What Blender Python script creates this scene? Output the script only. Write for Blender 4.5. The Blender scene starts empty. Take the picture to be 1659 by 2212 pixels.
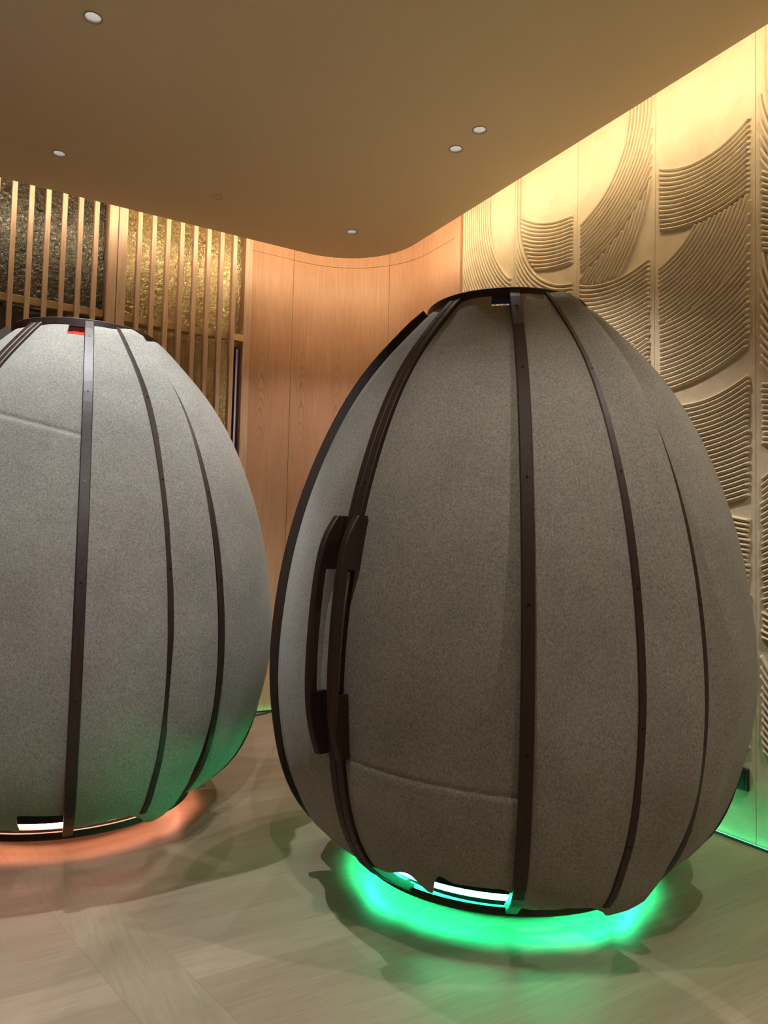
import bpy, bmesh, math, random
from math import sin, cos, pi, radians as rad, sqrt, atan2, hypot
from mathutils import Vector, Matrix, noise
random.seed(4)
scn = bpy.context.scene
col = scn.collection

# ------------------------------------------------------------------ camera
H = 1.40
YAW, PITCH, ROLL = rad(-31), rad(2.9), rad(-1.4)
f = Vector((-sin(YAW)*cos(PITCH), cos(YAW)*cos(PITCH), sin(PITCH)))
r0 = Vector((cos(YAW), sin(YAW), 0)); u0 = r0.cross(f)
r = r0*cos(ROLL) - u0*sin(ROLL); u = r.cross(f)
cd = bpy.data.cameras.new('camera'); cam = bpy.data.objects.new('camera', cd); col.objects.link(cam)
cd.sensor_fit = 'VERTICAL'; cd.sensor_height = 36; cd.lens = 36*1600/2212; cd.clip_start = .05
M = Matrix((r, u, -f)).transposed().to_4x4(); M.translation = Vector((0, 0, H)); cam.matrix_world = M
scn.camera = cam

# ------------------------------------------------------------------ world, exposure, light levels
w = bpy.data.worlds.new('world'); scn.world = w; w.use_nodes = True
w.node_tree.nodes['Background'].inputs[0].default_value = (0, 0, 0, 1)
w.node_tree.nodes['Background'].inputs[1].default_value = 0
vs = scn.view_settings
vs.view_transform = 'Standard'; vs.look = 'None'; vs.gamma = 1; vs.use_curve_mapping = False
vs.exposure = 0.40
COVE = 33.0            # cove strip emission
SPOT = 170.0            # downlight watts
FLOORLED = 3.5         # green wall-base strip
POD_GREEN, POD_WARM = 78.0, 20.0
C_COVE = (1, .84, .56); C_SPOT = (1, .93, .83); C_COOL = (.93, .98, 1); C_GREEN = (.02, 1, .37)

# ------------------------------------------------------------------ helpers
def link(name, me, parent=None, mat=None, smooth=False):
    o = bpy.data.objects.new(name, me); col.objects.link(o)
    if mat: me.materials.append(mat)
    if smooth: me.polygons.foreach_set('use_smooth', [True]*len(me.polygons))
    if parent: o.parent = parent
    return o
def mesh(name, V, F, parent=None, mat=None, smooth=False):
    me = bpy.data.meshes.new(name); me.from_pydata([tuple(v) for v in V], [], F)
    bm = bmesh.new(); bm.from_mesh(me); bmesh.ops.recalc_face_normals(bm, faces=bm.faces); bm.to_mesh(me); bm.free()
    return link(name, me, parent, mat, smooth)
def empty(name, loc, label=None, cat=None, group=None, kind=None):
    o = bpy.data.objects.new(name, None); col.objects.link(o); o.location = loc; o.empty_display_size = .1
    tag(o, label, cat, group, kind); return o
def tag(o, label=None, cat=None, group=None, kind=None):
    for k, v in (('label', label), ('category', cat), ('group', group), ('kind', kind)):
        if v: o[k] = v
    return o
class MB:
    def __init__(s): s.V = []; s.F = []
    def box(s, x0, x1, y0, y1, z0, z1, b=0.0):
        n = len(s.V)
        if b <= 0:
            s.V += [(x, y, z) for z in (z0, z1) for x, y in ((x0, y0), (x1, y0), (x1, y1), (x0, y1))]
            s.F += [tuple(n+i for i in q) for q in ((0, 1, 2, 3), (4, 5, 6, 7), (0, 1, 5, 4), (1, 2, 6, 5), (2, 3, 7, 6), (3, 0, 4, 7))]
        else:
            ring = lambda z, k: [(x0+a, y0+c, z) for a, c in ()] or [
                (x0+b+k, y0+k, z), (x1-b-k, y0+k, z), (x1-k, y0+b+k, z), (x1-k, y1-b-k, z),
                (x1-b-k, y1-k, z), (x0+b+k, y1-k, z), (x0+k, y1-b-k, z), (x0+k, y0+b+k, z)]
            s.loft([ring(z0, b*.7), ring(z0+b, 0), ring(z1-b, 0), ring(z1, b*.7)])
        return s
    def loft(s, rings, cap=True, closed=False):
        n = len(s.V); m = len(rings[0]); k = len(rings)
        for R in rings: s.V += [tuple(p) for p in R]
        for i in range(k if closed else k-1):
            a, c = n+i*m, n+((i+1) % k)*m
            for j in range(m):
                j2 = (j+1) % m; s.F.append((a+j, a+j2, c+j2, c+j))
        if cap and not closed:
            s.F.append(tuple(n+j for j in range(m))); s.F.append(tuple(n+(k-1)*m+j for j in range(m)))
        return s
    def build(s, name, mat, parent=None, smooth=False): return mesh(name, s.V, s.F, parent, mat, smooth)

def ringmesh(name, ri, ro, z0, z1, mat, parent, n=96, b=.004, cx=0, cy=0):
    mb = MB(); R = []
    for i in range(n):
        a = 2*pi*i/n; c, s_ = cos(a), sin(a)
        R.append([(cx+c*q, cy+s_*q, z) for q, z in ((ri+b, z0), (ro-b, z0), (ro, z0+b), (ro, z1-b), (ro-b, z1), (ri+b, z1), (ri, z1-b), (ri, z0+b))])
    mb.loft(R, closed=True); return mb.build(name, mat, parent)
def disk(mb, rr, z0, z1, n=48, cx=0, cy=0, b=.004):
    mb.loft([[(cx+q*cos(2*pi*i/n), cy+q*sin(2*pi*i/n), z) for i in range(n)] for q, z in ((rr-b, z0), (rr, z0+b), (rr, z1-b), (rr-b, z1))])
    return mb

# ------------------------------------------------------------------ materials
def mat(name, colr=(.5, .5, .5), rough=.6, metal=0, spec=.5):
    m = bpy.data.materials.new(name); m.use_nodes = True; b = m.node_tree.nodes['Principled BSDF']
    b.inputs['Base Color'].default_value = (*colr, 1); b.inputs['Roughness'].default_value = rough
    b.inputs['Metallic'].default_value = metal; b.inputs['Specular IOR Level'].default_value = spec
    return m
class N:
    def __init__(s, m): s.m = m; s.t = m.node_tree; s.n = s.t.nodes; s.b = s.n['Principled BSDF']
    def a(s, typ, ins=None, **kw):
        x = s.n.new(typ)
        for k, v in kw.items(): setattr(x, k, v)
        for k, v in (ins or {}).items():
            if isinstance(v, bpy.types.NodeSocket): s.t.links.new(v, x.inputs[k])
            else: x.inputs[k].default_value = v
        return x
    def set(s, k, sock): s.t.links.new(sock, s.b.inputs[k])
    def math(s, op, a, b=0.0, c=None):
        d = {0: a, 1: b}
        if c is not None: d[2] = c
        return s.a('ShaderNodeMath', d, operation=op).outputs[0]
    def ramp(s, fac, stops):
        x = s.a('ShaderNodeValToRGB', {0: fac}); e = x.color_ramp.elements
        while len(e) < len(stops): e.new(.5)
        for q, (p, c) in zip(e, stops): q.position = p; q.color = (*c, 1)
        return x.outputs[0]
    def noise(s, vec, scale, detail=4, rough=.5, dist=0):
        return s.a('ShaderNodeTexNoise', {'Vector': vec, 'Scale': scale, 'Detail': detail, 'Roughness': rough, 'Distortion': dist}).outputs['Fac']
    def bump(s, h, st, d=.01): s.set('Normal', s.a('ShaderNodeBump', {'Height': h, 'Strength': st, 'Distance': d}).outputs[0])
    def obj(s): return s.a('ShaderNodeTexCoord').outputs['Object']
    def mapv(s, vec, sc): return s.a('ShaderNodeMapping', {'Vector': vec, 'Scale': sc}).outputs[0]
    def mix(s, fac, a, b, mode='MIX'):
        x = s.a('ShaderNodeMix', data_type='RGBA', blend_type=mode)
        for k, v in ((0, fac), (6, a), (7, b)):
            if isinstance(v, bpy.types.NodeSocket): s.t.links.new(v, x.inputs[k])
            else: x.inputs[k].default_value = v if k == 0 else (*v, 1)
        return x.outputs[2]
def glow(name, c, st):
    m = mat(name, (.8, .8, .8)); b = m.node_tree.nodes['Principled BSDF']
    b.inputs['Emission Color'].default_value = (*c, 1); b.inputs['Emission Strength'].default_value = st; return m

m_felt = mat('felt', rough=.95, spec=.15); n = N(m_felt); v = n.obj()
fib = n.noise(n.mapv(v, (1, 1, .8)), 150, 5, .75, .4); clo = n.noise(v, 5, 4, .6)
blot = n.noise(v, 1.7, 3, .55)
c1 = n.ramp(fib, [(.33, (.14, .128, .111)), (.48, (.222, .206, .183)), (.66, (.32, .30, .27))])
c2 = n.mix(.6, c1, n.ramp(clo, [(.3, (.82, .82, .82)), (.7, (1.12, 1.12, 1.12))]), 'MULTIPLY')
c2 = n.mix(.5, c2, n.ramp(blot, [(.35, (.86, .84, .82)), (.65, (1.08, 1.08, 1.08))]), 'MULTIPLY')
n.set('Base Color', c2); n.bump(n.math('ADD', fib, n.math('MULTIPLY', clo, 1.2)), .5, .004)
n.b.inputs['Sheen Weight'].default_value = .12

m_rib = mat('dark_stained_rib', (.028, .013, .010), .5, 0, .3); n = N(m_rib); v = n.mapv(n.obj(), (1, 1, .05))
g = n.noise(v, 130, 3); n.set('Base Color', n.ramp(g, [(.3, (.020, .010, .008)), (.7, (.036, .019, .014))])); n.bump(g, .12, .002)
m_screw = mat('screw_steel', (.02, .015, .012), .35, .8)

def woodmat(name, a, b, c, axis=(1, 1, .06), rough=.45, arch=False):
    m = mat(name, rough=rough, spec=.4); n = N(m); v = n.obj()
    g = n.noise(n.mapv(v, axis), 60, 5, .6, .3); big = n.noise(n.mapv(v, (1, 1, .35)), 2.2, 3, .5)
    cc = n.ramp(g, [(.3, a), (.5, b), (.7, c)])
    cc = n.mix(.55, cc, n.ramp(big, [(.3, (.78, .72, .7)), (.7, (1.1, 1.1, 1.1))]), 'MULTIPLY')
    h = g
    if arch:   # cathedral grain figures
        sep = n.a('ShaderNodeSeparateXYZ', {0: v})
        px = n.math('ADD', sep.outputs[0], n.math('MULTIPLY', sep.outputs[1], -1.0))
        cell = n.math('SUBTRACT', n.math('FRACT', n.math('ADD', n.math('MULTIPLY', px, 2.6), .02)), .5)
        par = n.math('ADD', n.math('MULTIPLY', n.math('MULTIPLY', cell, cell), 9.0), n.math('MULTIPLY', sep.outputs[2], .85))
        wob = n.math('MULTIPLY', n.noise(v, 3.0, 3), .35)
        wv = n.math('SINE', n.math('MULTIPLY', n.math('ADD', par, wob), 62.0))
        mask = n.math('MULTIPLY', n.a('ShaderNodeMapRange', {0: n.math('ABSOLUTE', cell), 1: .12, 2: .26, 3: 1.0, 4: 0.0}).outputs[0],
                      n.a('ShaderNodeMapRange', {0: n.math('ABSOLUTE', n.math('SUBTRACT', sep.outputs[2], 2.72)), 1: .12, 2: .6, 3: 1.0, 4: .0}).outputs[0])
        line = n.math('MULTIPLY', n.a('ShaderNodeMapRange', {0: wv, 1: .3, 2: 1.0, 3: 0.0, 4: 1.0}).outputs[0], mask)
        cc = n.mix(n.math('MULTIPLY', line, .45), cc, (.25, .13, .075))
    n.set('Base Color', cc); n.bump(h, .1, .003); return m
m_panel = woodmat('pink_oak_panel', (.47, .265, .17), (.52, .30, .197), (.565, .335, .225), arch=True)
m_slat = woodmat('pale_oak_slat', (.50, .34, .245), (.60, .41, .30), (.68, .48, .36))
m_joint = mat('panel_joint', (.12, .05, .025), .8)
m_plaster = mat('cream_plaster', rough=.85, spec=.2); n = N(m_plaster); v = n.obj()
g = n.noise(v, 9, 6, .6); g2 = n.noise(v, 45, 3, .5)
n.set('Base Color', n.ramp(g, [(.3, (.60, .50, .365)), (.7, (.70, .60, .45))])); n.bump(n.math('ADD', n.math('MULTIPLY', g, 1.5), n.math('MULTIPLY', g2, .4)), .4, .006)
m_ceil = mat('ceiling_paint', (.80, .66, .46), .9, 0, .2); n = N(m_ceil); n.bump(n.noise(n.obj(), 120, 3), .06, .003)
m_white = mat('white_reflector', (.82, .82, .84), .35)
m_trim = mat('ceiling_trim_ring', (.45, .36, .24), .5)
m_brass = mat('brushed_brass', (.70, .52, .29), .4, .4)
m_black = mat('black_plastic', (.012, .012, .012), .4)
m_grey = mat('cable_rubber', (.03, .035, .03), .5)
m_acryl = mat('white_acrylic', (.8, .8, .8), .35)
m_dark = mat('dark_plinth', (.03, .025, .02), .6)

def glassmat(name, a, b, metal, rough):
    m = mat(name, rough=rough, metal=metal); n = N(m); v = n.obj()
    g = n.noise(n.mapv(v, (1, 1, .8)), 42, 3, .6, .8); h = n.noise(v, 3, 3)
    n.set('Base Color', n.ramp(h, [(.3, a), (.7, b)])); n.bump(g, .9, .012); return m
m_glassL = glassmat('hammered_glass_dark_reflection', (.13, .128, .118), (.20, .195, .175), .85, .14)  # dark reflection of the room painted into this pane's colour
m_glassR = glassmat('bronze_glass_bright_reflection', (.46, .39, .22), (.58, .49, .29), .85, .2)  # brighter reflected room painted into the bronze tint of this pane

m_floor = mat('pale_oak_floor', rough=.42, spec=.4); n = N(m_floor); v = n.obj(); sep = n.a('ShaderNodeSeparateXYZ', {0: v})
br = n.a('ShaderNodeTexBrick', {'Vector': v, 'Color1': (0, 0, 0, 1), 'Color2': (1, 1, 1, 1), 'Mortar': (.5, .5, .5, 1), 'Scale': 1.0, 'Mortar Size': .0012, 'Mortar Smooth': .1, 'Bias': 0.0, 'Brick Width': 2.1, 'Row Height': .185}, offset=.37, offset_frequency=3)
uu = n.math('ADD', sep.outputs[0], n.math('MULTIPLY', n.math('SUBTRACT', sep.outputs[1], 3.67), .176))
band = n.math('MULTIPLY', n.math('GREATER_THAN', uu, .33), n.math('LESS_THAN', uu, .555))
edge = n.math('MAXIMUM', n.math('LESS_THAN', n.math('ABSOLUTE', n.math('SUBTRACT', uu, .33)), .0022), n.math('LESS_THAN', n.math('ABSOLUTE', n.math('SUBTRACT', uu, .555)), .0022))
gx = n.noise(n.mapv(v, (.07, 1, 1)), 55, 6, .62, .5); gy = n.noise(n.mapv(v, (1, .07, 1)), 60, 6, .62, .6)
wl = n.noise(n.mapv(v, (.35, 1.3, 1)), 2.6, 4, .55, .8)
tone = n.ramp(br.outputs['Color'], [(0, (.86, .84, .82)), (.5, (.95, .95, .95)), (1, (1.05, 1.05, 1.04))])
base = n.mix(band, n.ramp(gx, [(.25, (.27, .205, .148)), (.5, (.31, .24, .178)), (.75, (.35, .275, .208))]), n.ramp(gy, [(.25, (.26, .208, .148)), (.5, (.305, .246, .180)), (.75, (.35, .282, .210))]))
tone = n.mix(band, tone, (.92, .93, .90))
cc = n.mix(1, base, tone, 'MULTIPLY'); cc = n.mix(.7, cc, n.ramp(wl, [(.3, (.80, .77, .74)), (.7, (1.08, 1.08, 1.08))]), 'MULTIPLY')
jo = n.math('MULTIPLY', n.math('MAXIMUM', n.math('MULTIPLY', br.outputs['Fac'], n.math('SUBTRACT', 1.0, band)), edge), .35)
n.set('Base Color', n.mix(jo, cc, (.16, .12, .08))); n.bump(gx, .08, .002)

# ------------------------------------------------------------------ room shell
CZ = 3.85; TOPZ = 4.18; XR = 3.5; YB = 5.99; XL = -3.5; YF = -3.0
floor = MB().box(XL, 3.7, YF, 6.3, -.08, 0).build('floor', m_floor); tag(floor, kind='structure')
up = MB().box(XL, 3.7, YF, 6.3, TOPZ, TOPZ+.05).build('ceiling_upper', m_ceil); tag(up, kind='structure')
tag(MB().box(XL-.1, XL, YF, 6.3, 0, TOPZ).build('wall_left', m_plaster), kind='structure')
tag(MB().box(XL, 3.7, YF-.1, YF, 0, TOPZ).build('wall_front', m_plaster), kind='structure')
tag(MB().box(XL, 2.2, 6.06, 6.16, 0, TOPZ).build('wall_back', m_plaster), kind='structure')

DOWN = [(.508, 3.595), (.545, 5.001), (2.588, 3.334), (2.596, 3.574), (2.636, 4.973)]
OFF_FILL = [(.50, 1.45), (.50, .6), (2.6, .7), (-1.4, 3.6), (-1.4, 1.2), (1.5, -1.2)]  # unseen downlights, added at assumed positions to brighten the room
# lowered ceiling with curved corner and round openings
EX, EY, CRX, CRY, CR = 3.165, 5.55, 2.515, 4.90, .65
cu = bpy.data.curves.new('lowered', 'CURVE'); cu.dimensions = '2D'; cu.fill_mode = 'BOTH'; cu.extrude = .04
out = [(XL, YF), (EX-.04, YF)] + [(CRX+CR*cos(a*pi/80), CRY+CR*sin(a*pi/80)) for a in range(0, 41)] + [(XL, EY+.02)]
def spl(pts):
    s = cu.splines.new('POLY'); s.points.add(len(pts)-1); s.use_cyclic_u = True
    for p, q in zip(s.points, pts): p.co = (q[0], q[1], 0, 1)
spl(out)
for (x, y) in DOWN+OFF_FILL: spl([(x+.037*cos(2*pi*i/40), y+.037*sin(2*pi*i/40)) for i in range(40)])
tmp = bpy.data.objects.new('tmp', cu); col.objects.link(tmp)
me = bpy.data.meshes.new_from_object(tmp.evaluated_get(bpy.context.evaluated_depsgraph_get()))
bpy.data.objects.remove(tmp); me.name = 'ceiling'
ceil = link('ceiling', me, None, m_ceil); ceil.location = (0, 0, CZ+.04); me.materials.clear(); me.materials.append(m_ceil)
tag(ceil, kind='structure')

# curved corner wall: panelled timber following window wall -> arc -> right wall
AX, AY, AR = 2.68, 5.17, .82
def corner(s):      # arc-length parameter from x=2.2 on the back wall
    L1 = AX-2.2; L2 = AR*pi/2
    if s < L1: return (2.2+s, YB), (0, 1)
    if s < L1+L2:
        a = pi/2-(s-L1)/AR; return (AX+AR*cos(a), AY+AR*sin(a)), (cos(a), sin(a))
    return (XR, AY-(s-L1-L2)), (1, 0)
S_END = (AX-2.2)+AR*pi/2+(AY-4.78)
def s_of(x, y):
    return min((k*S_END/2000 for k in range(2001)), key=lambda s: hypot(corner(s)[0][0]-x, corner(s)[0][1]-y))
seams = [0, s_of(2.60, YB), s_of(3.33, 5.59), S_END]
mb = MB(); g = .0035
for i in range(3):
    for z0, z1 in ((0, 3.955-g), (3.955, TOPZ)):
        a, b = seams[i]+(g if i else 0), seams[i+1]
        k = max(2, int((b-a)/.03)); rings = []
        for j in range(k+1):
            (x, y), (nx, ny) = corner(a+(b-a)*j/k)
            rings.append([(x, y, z0), (x, y, z1), (x+nx*.03, y+ny*.03, z1), (x+nx*.03, y+ny*.03, z0)])
        mb.loft(rings)
wc = mb.build('wall_corner', m_panel, smooth=False); tag(wc, kind='structure')
mb = MB(); rings = []
for j in range(81):
    (x, y), (nx, ny) = corner(S_END*j/80)
    rings.append([(x+nx*q, y+ny*q, z) for q, z in ((.012, 0), (.012, TOPZ), (.1, TOPZ), (.1, 0))])
mb.loft(rings); tag(mb.build('wall_corner_backing', m_joint), kind='structure')
tag(MB().box(3.475, 3.56, 4.70, 4.775, 0, TOPZ, .003).build('trim_1', m_panel), kind='structure')
t = MB().box(2.12, 2.155, 5.90, 6.02, 0, TOPZ, .002); t.box(2.158, 2.197, 5.935, 6.02, 0, TOPZ, .002)
tag(t.build('trim_2', m_slat), kind='structure')

# ------------------------------------------------------------------ right wall with combed plaster relief
PB = [(4.70, 4.07), (4.07, 3.45), (3.45, 2.832), (2.832, 2.213), (2.213, 1.58), (1.58, .95), (.95, .32), (.32, -.31), (-.31, -.94), (-.94, -3.0)]
mb = MB()
for a, b in PB: mb.box(XR, XR+.05, b+.0015, a-.0015, 0, TOPZ)
mb.box(XR+.02, XR+.15, -3.0, 4.70, 0, TOPZ)
# sweeps: (side, cy, cz, r_in, r_out, zmin, zmax) in priority order; side -1 = the band left of its centre
SW = {
 0: [(0, 3.598, 3.957, .759, 1.25, 3.0, 9), (0, 4.45, 3.2, .75, 1.1, 2.1, 2.9), (0, 4.2, 2.2, .7, 1.2, .45, 1.9)],
 1: [(0, 3.408, 3.772, .606, .98, 2.9, 9), (0, 3.471, 4.473, .841, 1.147, 3, 9), (0, 3.3, 3.1, .7, 1.1, 1.9, 2.7), (0, 3.5, 2.1, .7, 1.5, .45, 1.7)],
 2: [(0, 3.631, 4.104, .608, .896, 2.9, 9), (0, 3.139, 3.813, .73, 1.155, 2.5, 3.3), (0, 3.863, 3.773, .751, 1.014, 2.8, 3.70), (0, 3.2, 3.45, .80, 1.20, 2.1, 2.72), (0, 3.3, 2.5, .75, 1.6, .45, 1.8)],
 3: [(0, 2.541, 4.068, .493, .824, 3, 9), (0, 2.807, 3.469, .757, 1.127, 2, 3.1), (0, 2.932, 3.490, .457, .86, 2.5, 3.5), (0, 2.603, 2.941, .708, 1.27, 1.5, 2.5), (0, 2.12, 2.42, .84, 1.165, 1.2, 1.75), (0, 2.85, 1.75, .78, 1.75, .43, 1.4)],
 4: [(0, 1.65, 4.03, .85, 1.19, 2.9, 3.5), (0, 1.99, 3.09, .84, 1.13, 1.9, 2.5), (0, 1.42, 3.03, .73, 1.0, 2.2, 3.02), (0, 1.42, 3.85, .745, 1.2, 2.7, 4.2), (0, 2.63, 2.45, .80, 1.36, 1.0, 2.0), (0, 1.85, 1.95, .85, .99, .9, 1.3), (0, 1.5, 1.3, .78, 1.25, .43, 1.0)],
}
for k in range(5, 9):
    o = PB[k][0]-PB[3][0] if k % 2 else PB[k][0]-PB[4][0]
    SW[k] = [(s_, cy+o, cz, a, b, z0, z1) for s_, cy, cz, a, b, z0, z1 in SW[3 if k % 2 else 4]]
PT = .0258; HW = .0112; HH = .018
rel = MB()
def inside(sw, y, z, pad=0):
    _, cy, cz, ri, ro, z0, z1 = sw
    d = hypot(y-cy, z-cz) if z < cz else abs(y-cy)
    return ri-.012-pad < d < ro+.012+pad and z0 <= z <= z1
for k, sweeps in SW.items():
    ya, yb = PB[k][1]+.026, PB[k][0]-.026
    for i, sw in enumerate(sweeps):
        _, cy, cz, ri, ro, z0, z1 = sw
        nr = int(round((ro-ri)/PT))
        for q in range(nr+1):
            rr = ri+q*(ro-ri)/nr
            pts = [(a_, cy+sg*rr, cz+h_) for sg in (-1, 1) for a_, h_ in ()]
            segs = []
            if z1 > cz:
                segs.append([(cy+rr, cz+.02*j, 1, 0) for j in range(1, 200) if cz+.02*j < TOPZ][::-1])
            arc = [(cy+rr*cos(-a), cz+rr*sin(-a), cos(-a), sin(-a)) for a in [pi*j/220 for j in range(221)]]
            full = (segs[0] if segs else []) + arc
            if z1 > cz: full += [(cy-rr, cz+.02*j, -1, 0) for j in range(1, 200) if cz+.02*j < TOPZ]
            run = []
            def flush(run):
                if len(run) < 3: return
                rings = []
                for j, (y, z, ny, nz) in enumerate(run):
                    hh = HH*(1+.10*noise.noise((y*9, z*9, q*1.7)))*(.35 if j in (0, len(run)-1) else 1)
                    jy = .0012*noise.noise((y*6, z*6, q*3.1+5))
                    rings.append([(XR-h2, y+ny*(o2+jy), z+nz*(o2+jy)) for o2, h2 in ((-HW, -.002), (-HW*.72, hh*.72), (-HW*.1, hh), (HW*.55, hh*.8), (HW, -.002))])
                rel.loft(rings)
            for (y, z, ny, nz) in full:
                ok = ya < y < yb and z0 <= z <= min(z1, TOPZ-.01) and not any(inside(o_, y, z) for o_ in sweeps[:i])
                if ok: run.append((y, z, ny, nz))
                else: flush(run); run = []
            flush(run)
mb.F += [tuple(i+len(mb.V) for i in fc) for fc in rel.F]; mb.V += rel.V
wr = mb.build('wall_right', m_plaster); tag(wr, kind='structure')

# ------------------------------------------------------------------ glazing, post and slatted screens
tag(MB().box(XL, 1.06, 6.00, 6.03, 0, TOPZ).build('window_1', m_glassL), kind='structure')
tag(MB().box(1.08, 2.12, 6.00, 6.03, 0, TOPZ).build('window_2', m_glassR), kind='structure')
p = empty('timber_post', (1.07, 5.88, 0), 'pale oak double post dividing the two slatted window bays', 'post')
for a, b in ((1.003, 1.068), (1.073, 1.138)): MB().box(a-1.07, b-1.07, -.08, .11, 0, TOPZ, .003).build('post_board', m_slat, p)
def screen(x0, xs, xa, xb, label):
    s = empty('slatted_screen', (x0, 5.85, 0), label, 'screen', None)
    for x in xs: MB().box(x-x0-.0165, x-x0+.0165, -.03, .03, 0, TOPZ, .002).build('slat', m_slat, s)
    for z in (3.14, 1.55): 
        q = MB().box(xa-x0, xb-x0, .032, .10, z-.028, z+.028, .003).build('rail', m_brass, s); q['label'] = 'brass crossrail behind the slats'
    q = MB().box(xa-x0, xb-x0, -.03, .10, .0, .10, .003).build('bottom_rail', m_slat, s)
    return s
screen(0, [-.98+.1115*i for i in range(18) if -.98+.1115*i < .96], -1.5, 1.0, 'pale oak vertical slat screen left of the double post, over glass coloured darker for its dark reflection')
screen(1.14, [1.233+.1096*i for i in range(8)], 1.14, 2.12, 'pale oak vertical slat screen between the double post and the curved timber wall')

# ------------------------------------------------------------------ lights: cove strip, wall-base strip, downlights
m_cove = glow('warm_cove_light', C_COVE, COVE)
mb = MB(); rings = []
path = [(EX-.04+(.04)*j/20, YF+.1+(CRY-YF-.1)*j/20) for j in range(20)] + [(CRX+CR*cos(a*pi/80), CRY+CR*sin(a*pi/80)) for a in range(0, 41)] + [(CRX-.1-j*.5, EY) for j in range(12)]
for j, (x, y) in enumerate(path):
    a, b = path[max(0, j-1)], path[min(len(path)-1, j+1)]
    tx, ty = b[0]-a[0], b[1]-a[1]; L = hypot(tx, ty); nx, ny = ty/L, -tx/L
    rings.append([(x+nx*q, y+ny*q, z) for q, z in ((.006, 3.885), (.016, 3.885), (.016, 3.905), (.006, 3.905))])
mb.loft(rings)
tag(mb.build('cove_light_strip', m_cove), 'thin warm light strip tucked along the curved edge of the lowered ceiling', 'light strip')

m_fled = glow('green_wall_base_light', C_GREEN, FLOORLED)
fl = empty('floor_light_strip', (3.4, 2.5, 0), 'green light strip on the floor along the foot of the walls', 'light strip')
def wallpath():
    P = [((XR, YF+.1+i*.5), (1, 0)) for i in range(15)] + [((XR, 4.78), (1, 0))]
    P += [corner(S_END*(1-j/60)) for j in range(1, 61)]
    return P
for nm, m_, prof in (('channel', m_grey, ((.045, 0), (.032, 0), (.032, .006), (.045, .014))), ('diffuser', m_fled, ((.031, .0), (.018, .0), (.018, .005), (.031, .006)))):
    mb = MB(); rings = []
    for (x, y), (nx, ny) in wallpath(): rings.append([(x-nx*q-3.4, y-ny*q-2.5, z+.001) for q, z in prof])
    mb.loft(rings); mb.build(nm, m_, fl)

m_lens = glow('lamp_lens', C_SPOT, 6.0)
m_lensd = mat('lamp_lens_off', (.75, .75, .78), .3)
def downlight(x, y, label, power, cone=74, aim=None):
    o = empty('downlight', (x, y, CZ), label, 'ceiling light', 'recessed ceiling downlights')
    ringmesh('trim_ring', .0372, .044, -.003, .0, m_trim, o, 40, .0008)
    mb = MB(); prof = [(.0365, -.001), (.036, .012), (.033, .028), (.027, .042), (.018, .050), (.018, .054), (.030, .046), (.0365, .030), (.0369, .012), (.0369, -.001)]
    mb.loft([[(q*cos(2*pi*i/40), q*sin(2*pi*i/40), z) for q, z in prof] for i in range(40)], closed=True)
    mb.build('reflector', m_white, o, True)
    disk(MB(), .0178, .0515, .0535, 24, b=.0005).build('lens', m_lens, o)
    ringmesh('lens_bezel', .0145, .018, .0485, .0513, m_black, o, 32, .0008)
    if power:
        L = bpy.data.lights.new('downlight_lamp', 'SPOT'); L.energy = power; L.color = C_COOL if (x < .6 and (aim or y > 3 and y < 4)) else C_SPOT; L.spot_size = rad(cone); L.spot_blend = .55; L.shadow_soft_size = .015
        lo = bpy.data.objects.new('lamp', L); col.objects.link(lo); lo.parent = o; lo.location = (0, 0, -.006)
        if aim: lo.rotation_euler = (Vector(aim)-Vector((x, y, CZ))).to_track_quat('-Z', 'Y').to_euler()
    return o
labs = ['recessed white downlight nearest the camera, top left of the ceiling', 'recessed white downlight over the back of the left felt pod, near the slatted screen',
        'nearer of the two paired downlights above the right felt pod', 'farther of the two paired downlights above the right felt pod', 'recessed white downlight near the curved corner of the lowered ceiling']
for (x, y), lb, k in zip(DOWN, labs, (1.35, .45, .42, .42, .3)): downlight(x, y, lb, SPOT*k, 62 if x < 1 else 100)
for i, (x, y) in enumerate(OFF_FILL): downlight(x, y, 'recessed white downlight added in the ceiling out of view to brighten the room', SPOT*(.6, 1.15, .7, .4, .3, 1.0)[i], (96, 46, 96, 90, 90, 100)[i], (.60, 3.75, 1.7) if i == 1 else None)

sn = empty('ceiling_sensor', (1.574, 4.998, CZ), 'small flush round sensor cover on the ceiling between the two far downlights', 'sensor')
disk(MB(), .034, -.002, 0, 40, b=.0005).build('cover', m_ceil, sn); ringmesh('rim', .0345, .037, -.0035, 0, m_trim, sn, 40, .0006)
hp = empty('ceiling_hatch', (1.30, 2.33, CZ), 'flush square access hatch in the ceiling at the top edge', 'hatch')

bs = empty('blue_reflection_strip', (2.09, 5.955, 0), 'added slim glowing strip that stands for a blue reflection beside the curved timber wall', 'light strip')  # added glowing strip in place of a blue reflection on the glass
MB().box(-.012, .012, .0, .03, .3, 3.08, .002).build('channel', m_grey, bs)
MB().box(-.008, .008, -.004, .0, .3, 3.06).build('diffuser', glow('blue_reflection_glow', (.16, .12, 1), .06), bs)

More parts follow.
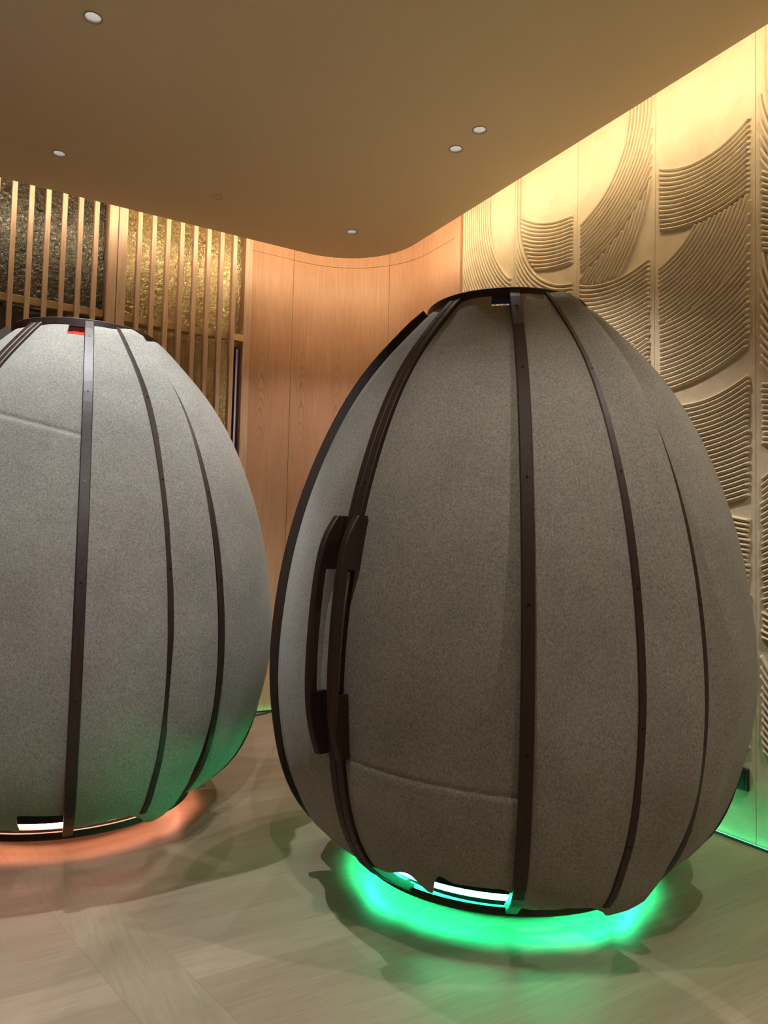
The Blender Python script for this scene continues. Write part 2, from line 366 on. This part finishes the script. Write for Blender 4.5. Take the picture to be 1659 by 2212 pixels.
# ------------------------------------------------------------------ felt pods
ZK = [.03, .10, .16, .35, .6, .9, 1.2, 1.5, 1.8, 2.05, 2.25, 2.38, 2.45, 2.505]
RK = [.54, .645, .745, .925, 1.005, 1.034, 1.014, .958, .860, .739, .595, .478, .411, .350]
def spline(xk, yk):
    k = len(xk); h = [xk[i+1]-xk[i] for i in range(k-1)]
    c = [0.0]*k; d = [0.0]*k; m2 = [0.0]*k
    for i in range(1, k-1):
        a, b = h[i-1], 2*(h[i-1]+h[i]); rr = 6*((yk[i+1]-yk[i])/h[i]-(yk[i]-yk[i-1])/h[i-1]); w_ = b-a*c[i-1]
        c[i] = h[i]/w_; d[i] = (rr-a*d[i-1])/w_
    for i in range(k-2, 0, -1): m2[i] = d[i]-c[i]*m2[i+1]
    def fn(x):
        i = 0
        while i < k-2 and x > xk[i+1]: i += 1
        t, hh = x-xk[i], h[i]
        return yk[i]+t*((yk[i+1]-yk[i])/hh-hh*(2*m2[i]+m2[i+1])/6)+t*t*m2[i]/2+t**3*(m2[i+1]-m2[i])/(6*hh)
    return fn
Rz = spline(ZK, RK)
def smooth(a, b, x):
    if a > b: return 1-smooth(b, a, x)
    t = min(1, max(0, (x-a)/(b-a))); return t*t*(3-2*t)

def rib(root, az, z0, z1, width, depth, off=0.0, shift=0.0, screws=True, name='rib', sc_rows=(.12, .3, .48, .66, .84, .97), slab=None):
    """curved slat along a meridian; outer face at R+off, 'depth' thick radially"""
    n_ = 46; rings = []
    a = rad(az); c, s = cos(a), sin(a); tx, ty = -s, c; hw = width/2
    frame = []
    for i in range(n_+1):
        z = z0+(z1-z0)*i/n_; R = Rz(z)+(off(z) if callable(off) else off); dz = .01
        dr = (Rz(min(z+dz, 2.5))-Rz(z-dz))/(min(z+dz, 2.5)-z+dz); L = hypot(1, dr)
        nr, nz = 1/L, -dr/L
        frame.append((R, z, nr, nz))
        q = []
        b = .003
        for t_, d_ in ((-hw, -b), (-hw+b, 0), (hw-b, 0), (hw, -b), (hw, -depth), (-hw, -depth)):
            rr, zz = R+nr*d_, z+nz*d_
            q.append((c*rr+tx*(t_+shift), s*rr+ty*(t_+shift), zz))
        rings.append(q)
    mb = MB().loft(rings); o = mb.build(name, m_rib, root)
    if screws:
        for fr in sc_rows:
            R, z, nr, nz = frame[int(fr*n_)]
            cen = Vector((c*R+tx*shift, s*R+ty*shift, z)); nn = Vector((c*nr, s*nr, nz))
            q = nn.to_track_quat('Z', 'Y').to_matrix()
            b = MB().loft([[cen+q @ Vector((rr*cos(2*pi*j/12), rr*sin(2*pi*j/12), hgt)) for j in range(12)] for rr, hgt in ((.0042, -.002), (.0042, .0012), (.002, .0012), (.0018, .0002))])
            b.build('screw', m_screw, o)
    return o

def felt(root, a0, a1, zt, zb, offs, seed, na=40, nz=64, label=None, name='felt_panel', smooth_=True):
    """zt, zb: functions of u (0..1 across); offs(u, z) radial offset of the outer face"""
    th = .007; O = []; I = []
    for i in range(na+1):
        uu_ = i/na; a = rad(a0+(a1-a0)*uu_); ro, ri = [], []
        zt_, zb_ = zt(uu_), zb(uu_)
        for j in range(nz+1):
            t_ = j/nz; z = .2+(2.462-.2)*t_+(zb_-.2)*(1-t_)**8+(zt_-2.462)*t_**24
            R = Rz(z)+offs(uu_, z)+.006*noise.noise((uu_*2.6+seed*7.3, z*2.1, seed*1.9))*sin(pi*min(1, max(0, uu_)))
            ro.append((cos(a)*R, sin(a)*R, z)); ri.append((cos(a)*(R-th), sin(a)*(R-th), z-.0))
        O.append(ro); I.append(ri)
    V = [p_ for c_ in O for p_ in c_] + [p_ for c_ in I for p_ in c_]; F = []; m_ = nz+1; base = (na+1)*m_
    for i in range(na):
        for j in range(nz):
            a = i*m_+j; F.append((a, a+m_, a+m_+1, a+1)); F.append((base+a, base+a+1, base+a+m_+1, base+a+m_))
    for i in range(na):
        a = i*m_; F.append((a, base+a, base+a+m_, a+m_)); a = i*m_+nz; F.append((a, a+m_, base+a+m_, base+a))
    for j in range(nz):
        a = j; F.append((a, a+1, base+a+1, base+a)); a = na*m_+j; F.append((a, base+a, base+a+1, a+1))
    o = mesh(name, V, F, root, m_felt, smooth_)
    try: o.data.set_sharp_from_angle(angle=rad(50))
    except Exception: pass
    if label: o['label'] = label
    return o

def handle(root, az, label):
    a = rad(az); c, s = cos(a), sin(a); tx, ty = -s, c; hw = .0145
    prof = spline([0, .12, .3, .5, .7, .84, .93, 1], [.034, .057, .070, .074, .079, .078, .065, .038])
    def so(z): return prof(min(1, max(0, (z-.668)/(1.52-.668))))
    Z0, Z1 = .893, 1.325
    mb = MB()
    def seg(za, zb_, inner, k=24):
        rings = []
        for i in range(k+1):
            z = za+(zb_-za)*i/k; R = Rz(z); o_ = so(z)
            i_ = inner(z, o_)
            b = .004
            rings.append([(c*(R+q)+tx*t_, s*(R+q)+ty*t_, z) for q, t_ in ((i_, -hw), (o_-b, -hw), (o_, -hw+b), (o_, hw-b), (o_-b, hw), (i_, hw))])
        mb.loft(rings)
    fl_ = lambda z, o_: -.012
    seg(.668, Z0, fl_, 20); seg(Z1, 1.52, fl_, 20); seg(Z0, Z1, lambda z, o_: o_-.034, 30)
    h = mb.build('handle', m_rib, root); h['label'] = label; return h

Z_PAD = (.90, 1.318)
def pod(cx, cy, rot, name, label, lit, lit_strength, under_strength, seamz, topglow, topst):
    root = empty(name, (cx, cy, 0), label, 'pod'); root['group'] = 'egg shaped felt relaxation pods'
    rz = lambda a: a+rot
    # base
    disk(MB(), .40, 0, .075, 64).build('plinth', m_dark, root)
    disk(MB(), .555, .095, .120, 72).build('platform', m_acryl, root)
    disk(MB(), .50, .075, .095, 72).build('platform_frame', m_dark, root)
    ringmesh('bottom_hoop', .604, .624, .072, .104, m_rib, root, 110, .003)
    for i in range(8):
        k = MB()
        a = 2*pi*i/8+rad(rot+10); cc_, ss = cos(a), sin(a)
        k.loft([[(cc_*q-ss*t_, ss*q+cc_*t_, z) for t_, z in ((-.015, .080), (.015, .080), (.015, .094), (-.015, .094))] for q in (.45, .61)])
        k.build('hoop_bracket', m_dark, root)
    ml = glow(name+'_led', lit, lit_strength); mu = glow(name+'_under_led', lit, under_strength)
    ringmesh('base_light_ring', .562, .574, .106, .130, ml, root, 96, .002)
    ringmesh('light_shield', .45, .585, .1335, .1375, m_dark, root, 96, .001)  # added lip that stops the base light reaching the ceiling
    ringmesh('under_light_ring', .512, .520, .050, .062, mu, root, 96, .002)
    # top
    ringmesh('top_ring', .29, .368, 2.458, 2.506, m_rib, root, 96, .004)
    mt = glow(name+'_top_led', topglow, topst)
    ringmesh('top_light_ring', .272, .284, 2.415, 2.458, mt, root, 72, .002)
    # door felts: A..B and B..C
    A, B, C = -203.3, -164.5, -125.3
    def zb1(u_): return .30-.045*u_-.02*sin(u_*9)
    def zb2(u_):
        if rot: return .175+.085*smooth(.62, .66, u_)-.03*math.exp(-((u_-.60)/.04)**2)-.01*sin(u_*8)
        return .235+.045*smooth(.1, .35, u_)-.075*math.exp(-((u_-.46)/.055)**2)+.03*math.exp(-((u_-.56)/.05)**2)-.01*u_-.02*smooth(.92, 1, u_)
    def fold(u_, z): return .012*sin(u_*16+z*1.5)*math.exp(-((u_-.12)/.18)**2)*smooth(1.8, .6, z)
    felt(root, rz(A-.9), rz(B-.7), lambda u_: 2.455, zb1, lambda u_, z: -.038+.018*smooth(.02, .55, u_)+fold(u_, z)-.012*(1-smooth(0, .10, u_))*math.exp(-((z-.9)/.3)**2), 1+rot*.1)
    def notch(u_): return 2.462-.06*(smooth(.66, .67, u_)*(1-smooth(.955, .965, u_)))-.012*smooth(.3, 0, u_)
    seam = lambda u_, z: -.005*math.exp(-((z-(seamz-.12*u_*(1 if seamz > 1 else .4)))/.010)**2)+.004*smooth(seamz-.12*u_*(1 if seamz > 1 else .4)+.004, seamz-.12*u_*(1 if seamz > 1 else .4)-.004, z)
    felt(root, rz(B+.9), rz(C-.8), notch, zb2, lambda u_, z: -.022+.010*sin(pi*u_)+seam(u_, z)+.018*math.exp(-((u_-.46)/.12)**2)*smooth(.75, .25, z), 2+rot*.1, na=72, nz=340)
    # ribs A, B (pair), C
    rib(root, rz(A), .085, 2.492, .036, .054, lambda z: .004+.026*smooth(1.9, 2.45, z))
    rib(root, rz(B), .085, 2.475, .0325, .030, .0, -.0172)
    rib(root, rz(B), .085, 2.475, .0325, .030, .0, .0172)
    rib(root, rz(C), .075, 2.50, .044, .034, .006)
    for d, l in ((-3.3, 'door pull left of the split rib'), (2.8, 'door pull right of the split rib')): handle(root, rz(B+d), 'curved dark '+l)
    fp = rib(root, rz(B), Z_PAD[0], Z_PAD[1], .030, .006, .005, .0185, False, 'grip_pad'); fp.data.materials.clear(); fp.data.materials.append(m_felt); fp['label'] = 'felt pad behind the door pull'
    # overlapping leaves round the back
    for k_ in range(9):
        first, last = k_ == 0, k_ == 8
        st_ = C+38.8+30.4*(k_-1)
        a0, a1 = (C+1.2, C+32.6) if first else (st_, st_+28.6) if not last else (st_, A+360+.6)
        def zb(u_):
            if first: return .150+.05*smooth(0, .48, u_)-.085*smooth(.5, .86, u_)+.20*smooth(.89, 1.0, u_)**2+.004*sin(u_*40)*(1-u_)
            return (.18 if k_ in (1, 6) else .125 if k_ < 6 else .24)+.012*sin(u_*7+k_)+.05*smooth(.85, 1, u_)
        def zt(u_): return 2.468+.012*smooth(.45, .75, u_)-.03*smooth(.85, 1, u_)
        def off(u_, z):
            if first: return -.008*(1-smooth(0, .2, u_))+.002+.048*smooth(.5, 1, u_)*smooth(.2, .7, z)+.006*smooth(2.3, 2.47, z)*smooth(.4, .7, u_)+.07*smooth(.38, .10, z)*smooth(.0, .85, u_)
            e = -.075*(1-smooth(0, .7, u_))+.012*smooth(.6, 1, u_)
            e -= .035*smooth(.95, .35, z)*smooth(.3, .6, u_)
            return e-(.075*smooth(.6, 1, u_) if last else 0)
        felt(root, rz(a0), rz(a1), zt, zb, off, 3+k_+rot*.1, na=48)
        if first: rib(root, rz(C+20.8), .205, 2.482, .030, .012, lambda z: .012+.052*smooth(.38, .10, z)+.004*smooth(2.3, 2.47, z))
        else: rib(root, rz(st_-.9), .085, 2.490, .036, .030, -.014)
    return root
pod(2.217, 2.629, 0, 'felt_pod', 'larger grey felt egg pod at right with paired curved door pulls and green glow beneath', C_GREEN, POD_GREEN, 3.6, .66, (.012, .014, .06), 1.0)
pod(.644, 4.233, 27.6, 'felt_pod', 'farther grey felt egg pod cut off by the left edge, orange glow beneath', (1, .38, .24), POD_WARM, 6.0, 1.98, (.85, .075, .045), 1.0)

# ------------------------------------------------------------------ small things
sb = empty('wall_socket_box', (3.5, 2.335, .305), 'small black box low on the plaster wall behind the right pod', 'box')
MB().box(-.022, .0, -.09, .10, -.055, .055, .004).build('box_body', m_black, sb)
MB().box(-.026, -.022, -.075, .085, -.042, .042, .001).build('cover_plate', m_black, sb)
cb = bpy.data.curves.new('cable', 'CURVE'); cb.dimensions = '3D'; cb.bevel_depth = .006; cb.bevel_resolution = 3
pts = [(1.15, 5.42), (1.6, 5.50), (2.0, 5.64), (2.28, 5.82), (2.42, 5.88), (2.52, 5.93), (2.66, 5.93), (2.95, 5.80)]
s = cb.splines.new('BEZIER'); s.bezier_points.add(len(pts)-1)
for p_, q in zip(s.bezier_points, pts): p_.co = (q[0], q[1], .007); p_.handle_left_type = p_.handle_right_type = 'AUTO'
tmp = bpy.data.objects.new('tmpc', cb); col.objects.link(tmp)
me = bpy.data.meshes.new_from_object(tmp.evaluated_get(bpy.context.evaluated_depsgraph_get())); bpy.data.objects.remove(tmp)
me.materials.clear(); me.name = 'power_cable'
tag(link('power_cable', me, None, m_grey), 'thin dark cable lying on the floor at the wall foot between the two pods', 'cable')
# hatch outline
hb = MB()
R_ = rad(31)
hb.box(-.15, .15, -.15, .15, -.0012, 0)
hb.build('hatch_panel', m_ceil, hp)
